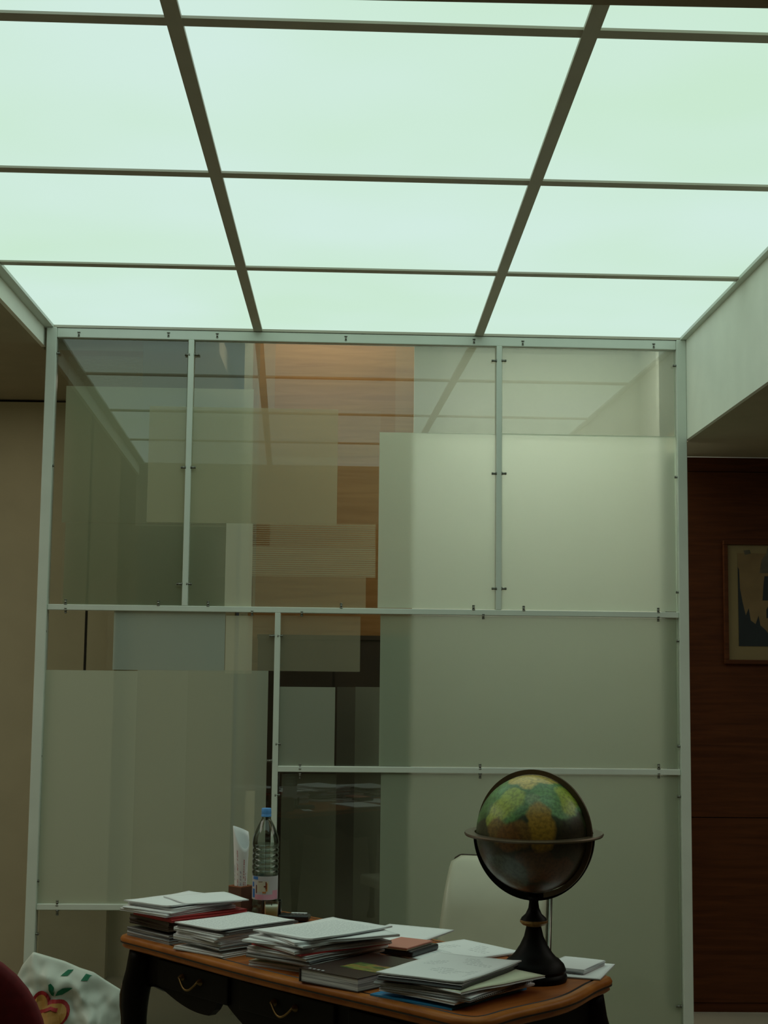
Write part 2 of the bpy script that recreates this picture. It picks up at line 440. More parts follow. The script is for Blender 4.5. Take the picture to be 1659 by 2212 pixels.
for j in range(4):
    for i in range(3):
        where = {0: 'in the cut-off row at the top of the photo', 1: 'in the largest full row', 2: 'in the row below the largest', 3: 'in the row touching the glass wall'}[j]
        o = box('ceiling_light_panel', (gx[i] + .001, gy[j], ZC + .010), (gx[i + 1] - .001, gy[j + 1], ZC + .018), 'panel')
        tag(o, f'frosted backlit ceiling panel, {colsn[i]} column, {where}', 'ceiling light', 'backlit ceiling panels')
for o in list(COL.objects):
    if o.type == 'MESH' and (o.parent == gridc or o.name.startswith('ceiling_light_panel')):
        for v in o.data.vertices: v.co.y += SK * v.co.x
struct('ceiling_void', (XL - .03, YN - .03, 3.25), (XR + .02, D + .05, 3.3), 'wall_white', 'slab above the luminous ceiling')

# ------------------------------------------------------------------ the glass wall
gw = thing('glass_partition', 'white-framed glass wall of overlapping etched and clear panes under the luminous ceiling', 'partition', (0, D, 0), math.atan(SK))
def gp(px, py):
    q = ray(px, py); t = D / (q.y - SK * q.x); return q.x * t * math.sqrt(1 + SK * SK), q.z * t + EYE
def bar(name, x0, x1, z0, z1, y0=-.022, y1=.022, m='white_paint'):
    return box(name, (x0, y0, z0), (x1, y1, z1), m, gw, bevel=.002, seg=1)
PW = .044
bar('post', XL, XL + PW, 0, ZC - .003, -.03, .03); bar('post', XR - PW + .004, XR + .003, 0, ZC - .003, -.03, .03)
bar('rail', XL + PW, XR - PW + .004, ZC - .045, ZC - .003, -.02, .03)
zr1 = .2552 * 1.15 + EYE; zr2 = -.3415 * 1.15 + EYE; zr3 = -.8609 * .0 + gp(170, 1958)[1]
x3, x4, x5 = -.6403 * 1.15, .556 * 1.15, -.2865 * 1.15
hw = .0125
bar('rail', XL + PW, XR - PW + .004, zr1 - hw, zr1 + hw)
bar('mullion', x3 - hw, x3 + hw, zr1 + hw, ZC - .045); bar('mullion', x4 - hw, x4 + hw, zr1 + hw, ZC - .045)
bar('mullion', x5 - hw, x5 + hw, .02, zr1 - hw)
bar('rail', x5 + hw, XR - PW + .004, zr2 - hw, zr2 + hw)
bar('rail', XL + PW, x5 - hw, zr3 - hw, zr3 + hw)
bar('rail', XL + PW, XR - PW + .004, .0, .02)
IL, IR = XL + PW, XR - PW + .004
panes = [(IL, x3 - hw, zr1 + hw, ZC - .045), (x3 + hw, x4 - hw, zr1 + hw, ZC - .045), (x4 + hw, IR, zr1 + hw, ZC - .045),
         (IL, x5 - hw, zr3 + hw, zr1 - hw), (x5 + hw, IR, zr2 + hw, zr1 - hw), (x5 + hw, IR, .02, zr2 - hw), (IL, x5 - hw, .02, zr3 - hw)]
g_edge = mat('green_glass_edge', (.30, .52, .38), .25, var=.05)
for (a, b, c, d) in panes:
    e = .004
    # single sheet of glass; its reflective front face and its green edges
    me = mesh_from([(a + e, 0, c + e), (b - e, 0, c + e), (b - e, 0, d - e), (a + e, 0, d - e),
                    (a + e, .008, c + e), (b - e, .008, c + e), (b - e, .008, d - e), (a + e, .008, d - e)],
                   [(0, 1, 2, 3), (0, 4, 5, 1), (1, 5, 6, 2), (2, 6, 7, 3), (3, 7, 4, 0)], [0, 1, 1, 1, 1])
    link('glass_pane', me, None, gw, mats=['glass', g_edge])

FCOL = (.66, .70, .55)
BF = (.90, .95, .76)
FM = {}
def film(x0, y0, x1, y1, alpha, layer=0, col=FCOL, stripes=0, lo=0, name='etched_film', trl=.25, tint=(1, 1, 1)):
    """px rectangle on the glass plane; layer >0 behind the pane, <0 on its front"""
    dy = .014 + .006 * layer if layer >= 0 else -.003 + .003 * (layer + 1)
    a, b = gp((x0 + x1) / 2, y0)[1], gp((x0 + x1) / 2, y1)[1]
    xa, xb = gp(x0, (y0 + y1) / 2)[0], gp(x1, (y0 + y1) / 2)[0]
    xa = max(xa, IL); xb = min(xb, IR); a = min(a, ZC - .046); b = max(b, .021)
    key = (round(alpha, 2), col, stripes, lo, trl, tint)
    if key not in FM: FM[key] = film_mat('etched_glass_film', alpha, col, stripes, lo, trl, tint)
    me = mesh_from([(xa, dy, b), (xb, dy, b), (xb, dy, a), (xa, dy, a)], [(0, 1, 2, 3)])
    return link(name, me, FM[key], gw)

BL = (.50, .58, .52); KH = (.66, .62, .42)
# upper left pane and what continues behind the first mullion
film(137, 836, 545, 1131, .78, 0, BF)
film(137, 1131, 487, 1312, .78, 0, BF)
film(137, 768, 300, 1312, .15, 3, BF)
film(157, 766, 300, 1250, .28, 1, stripes=150, lo=.06, name='striped_film')
film(300, 735, 556, 1312, .40, 2, BL)
film(300, 1131, 487, 1312, .22, 4, BL)
film(320, 881, 729, 1131, .42, -1, KH)
film(520, 985, 729, 1131, .18, 1, KH)
film(556, 735, 594, 881, .22, 2)
film(487, 1131, 545, 1312, .66, -1, (.78, .76, .58))
film(487, 1330, 545, 1455, .62, -1, (.78, .76, .58))
film(545, 1131, 583, 1182, .34, -1, KH, stripes=105, lo=.02, name='striped_film')
film(583, 1131, 811, 1182, .42, -1, KH, stripes=105, lo=.22, name='striped_film')
film(545, 1182, 811, 1246, .50, -1, KH, stripes=105, lo=.28, name='striped_film')
film(545, 1246, 790, 1312, .26, -1, KH)
film(545, 1330, 778, 1450, .30, -1, KH)
film(729, 885, 822, 1131, .08, 2, KH)
film(855, 735, 896, 934, .10, 2)
# right side
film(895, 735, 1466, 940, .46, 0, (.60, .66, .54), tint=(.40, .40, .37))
film(897, 735, 960, 1000, .20, 1, stripes=150, lo=.0, name='striped_film')
# lower left
film(245, 1318, 486, 1448, .66, -1, BL)
film(90, 1448, 290, 1952, .68, -1)
film(290, 1448, 400, 1952, .58, -1)
film(400, 1448, 575, 1952, .54, -1)
film(78, 1965, 590, 2300, .30, 0, BL)
# lower middle
film(603, 1484, 723, 1658, .44, -1)
film(763, 1484, 820, 2260, .42, 0, FCOL)
film(603, 1672, 723, 2260, .62, 0, FCOL)
film(723, 1484, 763, 2260, .18, 0, FCOL)
# etched sheet on the right with a soft see-through
et = etched_mat('etched_glass_sheet', .48, (.84, .90, .75)); et2 = etched_mat('etched_glass_sheet_shaded', .46, (.54, .61, .46))  # lower sheets darker: light's fall-off towards the floor put into their colour
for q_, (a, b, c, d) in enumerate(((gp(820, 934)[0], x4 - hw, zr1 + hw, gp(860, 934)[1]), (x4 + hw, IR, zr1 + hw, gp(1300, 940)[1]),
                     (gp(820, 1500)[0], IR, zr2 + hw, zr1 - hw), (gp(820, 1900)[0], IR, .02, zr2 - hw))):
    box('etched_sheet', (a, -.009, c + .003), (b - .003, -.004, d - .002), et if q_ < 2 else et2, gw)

# steel clips
def clip(px, py, dx, dz):
    x, z = gp(px, py); e = bpy.data.objects.new
    bm = bmesh.new()
    L_, w_ = .021, .0052
    bmesh.ops.create_cone(bm, cap_ends=True, segments=12, radius1=w_, radius2=w_, depth=L_)
    bmesh.ops.create_cone(bm, cap_ends=True, segments=12, radius1=w_ * 1.5, radius2=w_ * 1.5, depth=.004, matrix=Matrix.Translation((0, 0, -L_ / 2 + .002)))
    bmesh.ops.create_cone(bm, cap_ends=True, segments=12, radius1=w_ * 1.3, radius2=w_ * .9, depth=.004, matrix=Matrix.Translation((0, 0, L_ / 2)))
    me = bpy.data.meshes.new('clip')
    if dx: bmesh.ops.rotate(bm, verts=bm.verts[:], matrix=Matrix.Rotation(pi / 2 * dx, 3, 'Y'))
    elif dz < 0: bmesh.ops.rotate(bm, verts=bm.verts[:], matrix=Matrix.Rotation(pi, 3, 'X'))
    bm.to_mesh(me); bm.free()
    o = link('clip', me, 'steel', gw, (x, -.017, z), smooth=True)
for (px, py) in ((125, 765), (112, 1007), (96, 1364), (86, 1633), (80, 1902), (79, 2016)): clip(px, py, 1, 0)
for y in (768, 1011, 1262):
    xm = 417 - (y - 740) * .0357
    clip(xm - 10, y, -1, 0); clip(xm + 10, y, 1, 0)
for y in (781, 1024, 1272): clip(1067, y, -1, 0); clip(1087, y, 1, 0)
for (px, py) in ((1457, 792), (1461, 1032), (1464, 1280), (1465, 1385), (1467, 1612), (1467, 1720), (1465, 2172)): clip(px, py, -1, 0)
for (px, py) in ((172, 721), (365, 722), (470, 724), (747, 730), (1023, 736), (1128, 740), (1410, 746)): clip(px, py + 3, 0, -1)
for px in (143, 343, 450, 737, 1022, 1130, 1420): clip(px, 1304 + (px - 90) * .0145 - 4, 0, 1)
for px in (143, 545, 652, 1043, 1420): clip(px, 1320 + (px - 90) * .0145 - 2, 0, -1)
for (px, py, d) in ((588, 1374, -1), (583, 1643, -1), (605, 1374, 1), (601, 1607, 1), (599, 1717, 1)): clip(px, py, d, 0)
for px in (648, 1036, 1421): clip(px, 1656, 0, 1); clip(px, 1675, 0, -1)
clip(125, 1950, 0, 1); clip(125, 1970, 0, -1)

# ------------------------------------------------------------------ framed picture on the wood wall
f0 = at_y(1560, 1168, YW); f1 = at_y(1560, 1434, YW)
fx0 = f0.x; fz1 = f0.z; fz0 = f1.z; fx1 = fx0 + .43
fp = thing('framed_picture', 'framed dark print of a domed tower hanging on the wood wall', 'picture', ((fx0 + fx1) / 2, YW - .001, fz0))
w2 = (fx1 - fx0) / 2; hh = fz1 - fz0
for nm, a, b in (('frame_side', (-w2, -.025, 0), (w2, 0, .02)), ('frame_side', (-w2, -.025, hh - .02), (w2, 0, hh)),
                 ('frame_side', (-w2, -.025, .02), (-w2 + .02, 0, hh - .02)), ('frame_side', (w2 - .02, -.025, .02), (w2, 0, hh - .02))):
    box(nm, a, b, 'wood_wall', fp, bevel=.003)
box('mount', (-w2 + .02, -.008, .02), (w2 - .02, -.002, hh - .02), 'mount', fp)
ax0, ax1, az0, az1 = -w2 + .07, w2 - .07, .085, hh - .06
pr = box('print', (ax0, -.010, az0), (ax1, -.008, az1), 'art', fp)
aw = ax1 - ax0
def shp(poly, m, y=-.0105): return prism('printed_shape', [(ax0 + x * aw, az0 + z * aw) for x, z in poly], y, y - .0006, m, pr, plane='XZ')
shp([(0, 0), (1, 0), (1, .08), (.8, .1), (.7, .22), (.55, .12), (.45, .26), (.36, .34), (.33, .5), (.28, .36), (.2, .42), (.17, .62), (.12, .5), (.07, .72), (.03, .95), (.02, 1.25), (0, 1.3)], 'art_dark')
shp([(.40, .75), (.62, .75), (.60, 1.05), (.58, 1.15), (.44, 1.15), (.42, 1.0)], 'art_dark')
shp([(.36, 1.2), (.68, 1.2), (.64, 1.42), (.56, 1.52), (.54, 1.62), (.50, 1.62), (.48, 1.52), (.40, 1.42)], 'art_mid')
shp([(.46, .46), (.56, .46), (.56, .6), (.53, .65), (.49, .65), (.46, .6)], 'art_dark', -.0108)
shp([(.55, .37), (.85, .35), (.85, .38), (.58, .40)], 'art_dark')
shp([(.12, 1.5), (.22, 1.52), (.2, 1.58), (.1, 1.57)], 'art_mid')

# ------------------------------------------------------------------ desk
TZ = .79
DA = Vector((-.638, 4.314)); DU = Vector((.657, -.754)).normalized(); DV = Vector((.754, .657)).normalized()
DANG = math.atan2(DU.y, DU.x)
desk = thing('writing_desk', 'antique black and brown writing desk with curved legs, covered with papers', 'desk', (DA.x, DA.y, 0), DANG)
def duv(w): d = Vector((w[0], w[1])) - DA; return d.dot(DU), d.dot(DV)
# outline (u, v): slightly bowed sides and rounded projecting corners
def outline(off=0.0):
    cor = [(-.035, -.008), (1.395, 0), (1.262, .64), (-.11, .64)]
    bow = [.018, .030, .018, .030]; rad = [.045, .085, .045, .045]
    pts = []
    n = 4
    for i in range(n):
        p0, p1, p2 = Vector(cor[i - 1]), Vector(cor[i]), Vector(cor[(i + 1) % n])
        d0 = (p0 - p1).normalized(); d2 = (p2 - p1).normalized(); r = rad[i]
        a, b = p1 + d0 * r * 1.2, p1 + d2 * r * 1.2
        for k in range(9):
            t = k / 8; pts.append((1 - t) ** 2 * a + 2 * t * (1 - t) * p1 + t * t * b)
        e0, e1 = b, p2 + (p1 - p2).normalized() * rad[(i + 1) % n] * 1.2
        nrm = Vector((e1 - e0).yx); nrm = Vector((nrm.x, -nrm.y)).normalized()
        for k in range(1, 16):
            t = k / 16; pts.append(e0.lerp(e1, t) + nrm * bow[i] * (sin(pi * t) ** 2))
    if off:
        out = []
        m_ = len(pts)
        for i in range(m_):
            d = (pts[(i + 1) % m_] - pts[i - 1]).normalized(); out.append(pts[i] + Vector((-d.y, d.x)) * off)
        return out
    return pts
def ring_strip(name, prof, m, parent):
    """prof: list of (inward offset, z)"""
    vs, fs = [], []
    L_ = [outline(o_) for o_, z in prof]; n = len(L_[0])
    for (o_, z), pl in zip(prof, L_):
        vs += [(p.x, p.y, z) for p in pl]
    for j in range(len(prof) - 1):
        for i in range(n):
            k = (i + 1) % n; fs.append((j * n + i, j * n + k, (j + 1) * n + k, (j + 1) * n + i))
    return vs, fs, n
vs, fs, n = ring_strip('', [(.03, TZ - .038), (.014, TZ - .036), (.006, TZ - .030), (.008, TZ - .024), (.002, TZ - .018), (0, TZ - .010), (.004, TZ - .003), (.012, TZ), (.024, TZ)], '', desk)
link('top_moulding', mesh_from(vs, fs), 'desk_edge', desk, smooth=True)
vs, fs, n = ring_strip('', [(.024, TZ), (.026, TZ - .003), (.030, TZ - .003), (.032, TZ)], '', desk)
link('inlay_line', mesh_from(vs, fs), 'groove', desk)
vs, fs, n = ring_strip('', [(.0035, TZ - .0155), (.0008, TZ - .0158), (.0008, TZ - .0195), (.006, TZ - .0198)], '', desk)
link('moulding_groove', mesh_from(vs, fs), 'groove', desk)
pl = outline(.032); po = outline(.03)
vs = [(p.x, p.y, TZ) for p in pl] + [(p.x, p.y, TZ - .036) for p in po]; n = len(pl)
link('desktop', mesh_from(vs, [tuple(range(n)), tuple(range(2 * n - 1, n - 1, -1))] + [(i, n + i, n + (i + 1) % n, (i + 1) % n) for i in range(n)]), 'desk_top', desk)
# aprons with scalloped lower edges
def apron(name, p0, p1, depth, th=.022):
    p0, p1 = Vector(p0), Vector(p1); d = (p1 - p0); L_ = d.length; d.normalize(); nr = Vector((-d.y, d.x))
    cols = 60; vs, fs = [], []
    for i in range(cols + 1):
        t = i / cols; q = p0 + d * L_ * t; z = TZ - .038 - depth(t)
        for s in (0, th):
            r = q + nr * s; vs.append((r.x, r.y, TZ - .036)); vs.append((r.x, r.y, z))
    for i in range(cols):
        a, b = i * 4, i * 4 + 4
        fs += [(a, a + 1, b + 1, b), (a + 2, b + 2, b + 3, a + 3), (a + 1, a + 3, b + 3, b + 1), (a, b, b + 2, a + 2)]
    fs += [(0, 2, 3, 1), (cols * 4, cols * 4 + 1, cols * 4 + 3, cols * 4 + 2)]
    return link(name, mesh_from(vs, fs), 'ebony', desk)
def scal(t):
    # two drawer fronts either side of a raised knee hole
    t = min(t, 1 - t) * 2
    if t < .12: return .10 - .02 * (t / .12)
    if t < .52: return .085 + .045 * sin((t - .12) / .40 * pi * .62)
    if t < .58: return .122 - .05 * ((t - .52) / .06)
    return .072 + .075 * sin(min(1, (t - .58) / .3) * pi / 2)
apron('apron', (.03, .045), (1.34, .045), scal)
apron('apron', (1.335, .05), (1.225, .60), lambda t: .10 + .03 * sin(t * pi * 3) ** 2)
apron('apron', (1.20, .595), (-.05, .595), scal)
apron('apron', (-.03, .59), (.045, .05), lambda t: .10 + .03 * sin(t * pi * 3) ** 2)
# drawer fronts with handles
for k, (a, b) in enumerate(((.12, .45), (.50, .88), (.93, 1.26))):
    dr = box('drawer', (a, .036, TZ - .125), (b, .047, TZ - .052), 'ebony', desk, bevel=.004)
    cx = (a + b) / 2
    hp = [(cx - .042 + .084 * i / 14, .026 - .006 * sin(pi * i / 14), TZ - .083 - .026 * sin(pi * i / 14)) for i in range(15)]
    tube('handle', hp, .0032, 'brass', dr)
    for s in (-1, 1): lathe('handle_rosette', [(.001, 0), (.010, .001), (.008, .006), (.003, .014)], 'brass', dr, 16, (cx + s * .042, .037, TZ - .083), (R(90), 0, 0))
# cabriole legs
for (u, v, ou, ov) in ((.03, .05, -1, -1), (1.335, .055, 1, -1), (1.205, .585, 1, 1), (-.035, .585, -1, 1)):
    o = Vector((ou, ov)).normalized(); pts, rs = [], []
    for i in range(25):
        t = i / 24; z = (TZ - .04) * (1 - t)
        # knee bulges outwards near the top, shank sweeps in, foot kicks out
        off = .022 * sin(min(1, t / .45) * pi) - .030 * sin(max(0, (t - .35) / .65) * pi) + .022 * max(0, (t - .8) / .2)
        r = .040 - .004 * sin(t * 6) if t < .12 else .042 - .026 * min(1, (t - .12) / .55) + (.010 * (t - .9) / .1 if t > .9 else 0)
        pts.append((u + o.x * off, v + o.y * off, z)); rs.append(r)
    pts[-1] = (pts[-1][0], pts[-1][1], 0.0)
    lg = tube('leg', pts, rs, 'ebony', desk, 14)
    mt = [(pts[i][0] + o.x * (rs[i] + .0), pts[i][1] + o.y * (rs[i] + .0), pts[i][2]) for i in range(3, 14)]
    tube('leg_mount', mt, [.002 + .004 * abs(sin(i * 1.1)) for i in range(len(mt))], 'bronze', lg, 8)
    lathe('foot_cap', [(.026, 0), (.028, .01), (.024, .035), (.018, .045)], 'brass', lg, 16, (pts[-1][0], pts[-1][1], 0))

# ------------------------------------------------------------------ papers
def on_desk(px, py, h): return at_z(px, py, TZ + h)
def sheet_block(name, cx, cy, z0, th, w, l, ang, m_top, m_side='side', wav=.002, seed=0, curl=0, origin=None, label=None, cat='paper', group=None, parent=None, jag=.0015, nx=10, ny=14):
    """block of sheets: top, bottom, jagged edges; gentle shared waviness so that stacked blocks follow each other"""
    rnd = random.Random(seed); ca, sa = cos(ang), sin(ang)
    ox, oy = origin or (cx, cy)
    def wv(x, y):
        X, Y = cx + x * ca - y * sa - ox, cy + x * sa + y * ca - oy
        d = wav * (1 + noise.noise(Vector((X * 9, Y * 9, 3.3))))
        return d
    vs, fs, fm = [], [], []
    for k, top in enumerate((0, 1)):
        for j in range(ny + 1):
            for i in range(nx + 1):
                x = (i / nx - .5) * w; y = (j / ny - .5) * l
                z = wv(x, y) + th * top
                if curl:
                    ed = max(0, abs(i / nx - .5) * 2 - .6) / .4; ed2 = max(0, .35 - j / ny) / .35
                    z += curl * (ed * ed * (1 if i > nx / 2 else .35) + ed2 * ed2) * .5
                vs.append((x, y, z))
    n1 = (nx + 1) * (ny + 1)
    for j in range(ny):
        for i in range(nx):
            a = j * (nx + 1) + i
            fs.append((n1 + a, n1 + a + 1, n1 + a + nx + 2, n1 + a + nx + 1)); fm.append(0)
            fs.append((a, a + nx + 1, a + nx + 2, a + 1)); fm.append(1)
    # jagged side: inserted rows with random in/out offset
    per = [(i, 0) for i in range(nx)] + [(nx, j) for j in range(ny)] + [(i, ny) for i in range(nx, 0, -1)] + [(0, j) for j in range(ny, 0, -1)]
    rows_ = max(1, int(th / .0022)); prev = [j * (nx + 1) + i for i, j in per]
    for r_ in range(1, rows_ + 1):
        if r_ == rows_: cur = [n1 + j * (nx + 1) + i for i, j in per]
        else:
            cur = []; dx, dy = rnd.uniform(-jag, jag) * 2, rnd.uniform(-jag, jag) * 2; s = 1 + rnd.uniform(-jag, jag) * 3
            for (i, j) in per:
                b = vs[j * (nx + 1) + i]; t_ = vs[n1 + j * (nx + 1) + i]
                cur.append(len(vs)); vs.append((b[0] * s + dx, b[1] * s + dy, b[2] + (t_[2] - b[2]) * r_ / rows_))
        for q in range(len(per)):
            q2 = (q + 1) % len(per); fs.append((prev[q], prev[q2], cur[q2], cur[q])); fm.append(1)
        prev = cur
    o = link(name, mesh_from(vs, fs, fm), None, parent, (cx, cy, z0), (0, 0, ang), mats=[m_top, m_side])
    o.data.polygons.foreach_set('use_smooth', [f == 0 for f in fm])
    if label: tag(o, label, cat, group)
    return o

ORD = ['topmost', 'second from the top', 'third from the top', 'fourth from the top', 'fifth from the top', 'sixth from the top', 'seventh from the top', 'eighth from the top', 'ninth from the top']
def pile(cx, cy, ang, spec, where, group, seed, z=TZ, sc=1):
    """spec bottom->top: (name, kind words, thickness, w, l, dang, dx, dy, top, side, curl)"""
    rnd = random.Random(seed); n = len(spec); last = None; wav = .0030
    for k, s in enumerate(spec):
        nm, words, th, w, l, da, dx, dy, mt_, ms, curl = s
        a = ang + R(da); ca, sa = cos(ang), sin(ang)
        x = cx + dx * ca - dy * sa; y = cy + dx * sa + dy * ca
        last = sheet_block(nm, x, y, z, th, w * sc, l * sc, a, mt_, ms, wav=wav if k else 0, seed=seed + k, curl=curl, origin=(cx, cy),
                    label=f'{words}, {ORD[n - 1 - k]} in {where}', cat='book' if 'book' in nm else ('folder' if nm in ('folder', 'box_file', 'ring_binder') else 'paper'), group=group)
        z += th + (2 * wav + .0006 if k == 0 else .0005)
    return last, z

P = 'paper'
# pile at the left end
c = on_desk(392, 1975, .055)
pile(c.x + .010, c.y - .026, R(-50), [
    ('box_file', 'dark grey box file', .024, .235, .27, 2, -.005, .0, 'grey_card', 'side_dark', 0),
    ('box_file', 'dark brown box file', .026, .23, .26, 0, -.005, .0, 'brown_card', 'brown_card', 0),
    ('folder', 'bright red folder', .013, .215, .30, 2, .012, .015, 'red_card', 'red_card', 0),
    ('document', 'thick white document', .008, .225, .30, 8, -.015, -.01, P, 'side', .0),
    ('document', 'white document with skewed corners', .006, .215, .30, 13, -.015, -.006, P, 'side', .0),
    ('document', 'white document lying askew', .006, .22, .30, 9, -.012, .012, P, 'side', .0),
    ('document', 'greyish white document', .004, .215, .30, 12, -.02, .0, P, 'side', .006),
    ('document', 'smaller white booklet', .003, .19, .22, -10, .020, .060, P, 'side', .0)],
    'the leftmost paper pile', 'papers piled at the left end', 11, sc=.87)
# second pile
c = on_desk(512, 1992, .064)
pile(c.x - .002, c.y - .018, R(-47), [
    ('document', 'white document', .010, .215, .30, 5, .0, .0, P, 'side', 0),
    ('document', 'black-covered document', .006, .21, .29, -2, .012, .0, 'black', 'side_dark', 0),
    ('document', 'thick white document', .013, .215, .30, 3, -.008, .004, P, 'side', 0),
    ('document', 'white document', .009, .21, .297, -5, .004, 0, P, 'side', 0),
    ('document', 'crumpled white document', .010, .215, .297, 2, -.004, .0, P, 'side', 0),
    ('folder', 'grey folder', .006, .215, .30, 7, .003, .006, 'grey_card', 'grey_card', 0),
    ('document', 'printed white page', .003, .21, .297, 3, -.003, .0, 'print1', 'side', .004)],
    'the second paper pile', 'papers in the second pile', 31, sc=.90)
# third pile
c = on_desk(690, 2018, .075)
pile(c.x - .005, c.y + .02, R(-46), [
    ('document', 'cream-edged document', .012, .21, .29, 12, -.02, .012, 'cream', 'side', 0),
    ('document', 'thick grey-edged document', .014, .215, .297, 6, -.004, .0, P, 'side_dark', 0),
    ('document', 'thick white document', .012, .215, .297, 2, .004, .0, P, 'side', 0),
    ('folder', 'thin dark red folder', .003, .21, .29, -5, .014, .0, 'red_card', 'red_card', 0),
    ('document', 'white document turned outwards', .008, .215, .297, -9, .012, .0, P, 'side', 0),
    ('document', 'white document turned to the left', .007, .21, .297, 15, -.03, -.004, P, 'side', 0),
    ('document', 'white document', .005, .215, .297, -2, .01, .0, P, 'side', 0),
    ('document', 'white document turned to the right', .006, .21, .30, -16, .03, .012, P, 'side', .0),
    ('document', 'large printed page', .004, .215, .297, 3, .004, .016, 'print1', 'side', .006)],
    'the third paper pile', 'papers in the third pile', 57)
# fourth pile, nearest
c = on_desk(990, 2098, .052)
pile(c.x - .01, c.y + .01, R(-37), [
    ('folder', 'bright blue folder', .004, .235, .30, -3, -.012, .0, 'blue', 'blue', 0),
    ('document', 'white document', .006, .225, .30, -6, .01, .0, P, 'side', 0),
    ('spiral_notebook', 'white spiral notebook', .009, .24, .297, 2, .012, .0, P, 'side_dark', 0),
    ('folder', 'dark grey folded folder', .008, .225, .28, 8, -.026, .0, 'grey_card', 'side_dark', 0),
    ('document', 'pale yellow document', .005, .24, .29, -10, .03, .006, 'cream', 'side', 0),
    ('document', 'black-edged bound document', .010, .215, .30, 6, -.01, -.004, P, 'black', 0),
    ('document', 'large white page with faint lines', .003, .225, .31, 6, -.012, .004, 'print2', 'side', .006)],
    'the nearest paper pile', 'papers in the nearest pile', 83)
# sheets lying behind the nearest pile and by the pink wallet
def loose(px, py, h, w, l, ang, th, label, m='paper', name='paper_sheet', seed=1, curl=0, side='side'):
    c = on_desk(px, py, h)
    return sheet_block(name, c.x, c.y, TZ + h, th, w, l, R(ang), m, side, wav=.0008, seed=seed, label=label, cat='paper', curl=curl)
loose(975, 2060, .0, .23, .30, -52, .006, 'white drawing sheet between the nearest pile and the globe', 'print2', seed=5)
loose(862, 2022, .0, .21, .30, -28, .004, 'white sheet under the pink wallet', seed=6)
loose(640, 1978, .0, .05, .10, -10, .0012, 'small white card under the black phone', name='card', seed=9)
o1 = loose(1262, 2098, .0, .12, .21, -20, .003, 'white envelope overhanging the right corner of the desk', name='envelope', seed=7)
loose(1240, 2090, .005, .11, .15, -30, .011, 'small white notepad beside the globe foot', name='notepad', seed=8)
# grey folder with white strip leaning at third pile
loose(796, 2050, .0, .075, .09, -45, .022, 'grey folder with a white edge next to the brown book', 'grey_card', 'folder', 12, 0, 'side')

# coil of the spiral notebook
for o in list(COL.objects):
    if o.name == 'spiral_notebook':
        vsx = []
        pts = [(.12 + .004 * cos(a), -.13 + a * .26 / (2 * pi * 30), .0045 + .0040 * sin(a)) for a in [i * pi / 5 for i in range(300)]]
        tube('spiral_binding', pts, .0007, 'steel', o, 5)

# brown book -----------------------------------------------------------------
c = on_desk(790, 2086, .032)
bk = thing('book', 'thick dark brown book with a colourful cover picture, right of the third pile', 'book', (c.x, c.y, TZ + .001), R(-42))
bw, bl, bt = .19, .27, .032
box('cover', (-bw / 2, -bl / 2, 0), (bw / 2, bl / 2, .002), 'book', bk)
box('cover', (-bw / 2, -bl / 2, bt - .002), (bw / 2, bl / 2, bt), 'book', bk)
box('pages', (-bw / 2 + .004, -bl / 2 + .003, .002), (bw / 2 - .003, bl / 2 - .003, bt - .002), 'side', bk)
box('spine', (-bw / 2 - .0015, -bl / 2, 0), (-bw / 2 + .003, bl / 2, bt), 'book', bk, bevel=.0012)
def cover_pic():
    m, t, o = nt('cover_picture')
    p = N(t, 'ShaderNodeBsdfPrincipled'); p.inputs['Roughness'].default_value = .3
    tc = N(t, 'ShaderNodeTexCoord'); no = N(t, 'ShaderNodeTexNoise'); no.inputs['Scale'].default_value = 22
    mp = N(t, 'ShaderNodeMapping'); mp.inputs['Rotation'].default_value = (0, 0, .6); mp.inputs['Scale'].default_value = (1, 3, 1)
    t.links.new(tc.outputs['Object'], mp.inputs[0]); t.links.new(mp.outputs[0], no.inputs['Vector'])
    r = ramp(t, [(.3, (.03, .06, .02)), (.45, (.10, .16, .04)), (.56, (.32, .30, .05)), (.64, (.32, .10, .04)), (.75, (.05, .10, .08))])
    t.links.new(no.outputs[0], r.inputs[0]); t.links.new(r.outputs[0], p.inputs['Base Color']); t.links.new(p.outputs[0], o.inputs[0])
    return m
box('cover_picture', (-.035, -.055, bt), (.095, .02, bt + .0006), cover_pic(), bk)
for k in range(4): box('title_mark', (-.075 + k * .014, -.125, bt), (-.068 + k * .014, -.118, bt + .0005), 'label', bk)

# pink wallet -------------------------------------------------------------------
c = on_desk(880, 2045, .02)
pw = thing('wallet', 'pink and black folded wallet lying on a white sheet', 'wallet', (c.x, c.y, TZ + .0075), R(-32))
box('black_body', (-.05, -.07, 0), (.055, .075, .016), 'black', pw, bevel=.006, seg=3)
box('cream_lining', (-.056, -.073, .016), (.040, .06, .019), 'cream', pw, bevel=.001)
box('pink_cover', (-.058, -.075, .019), (.042, .065, .024), 'pink', pw, bevel=.0022)

# phone, tumbler, bottle, pen box with rolled paper ------------------------------
c = on_desk(632, 1984, .008)
ph = thing('mobile_phone', 'black mobile phone lying behind the second pile', 'phone', (c.x, c.y, TZ + .0036), R(-8))
box('body', (-.052, -.026, 0), (.052, .026, .017), 'black', ph, bevel=.007, seg=4)
for i in range(4):
    for j in range(3): box('key', (.002 + i * .011, -.017 + j * .012, .0165), (.010 + i * .011, -.008 + j * .012, .0182), 'grey_card', ph)
box('screen', (-.042, -.018, .0166), (-.006, .018, .0176), 'gap', ph)

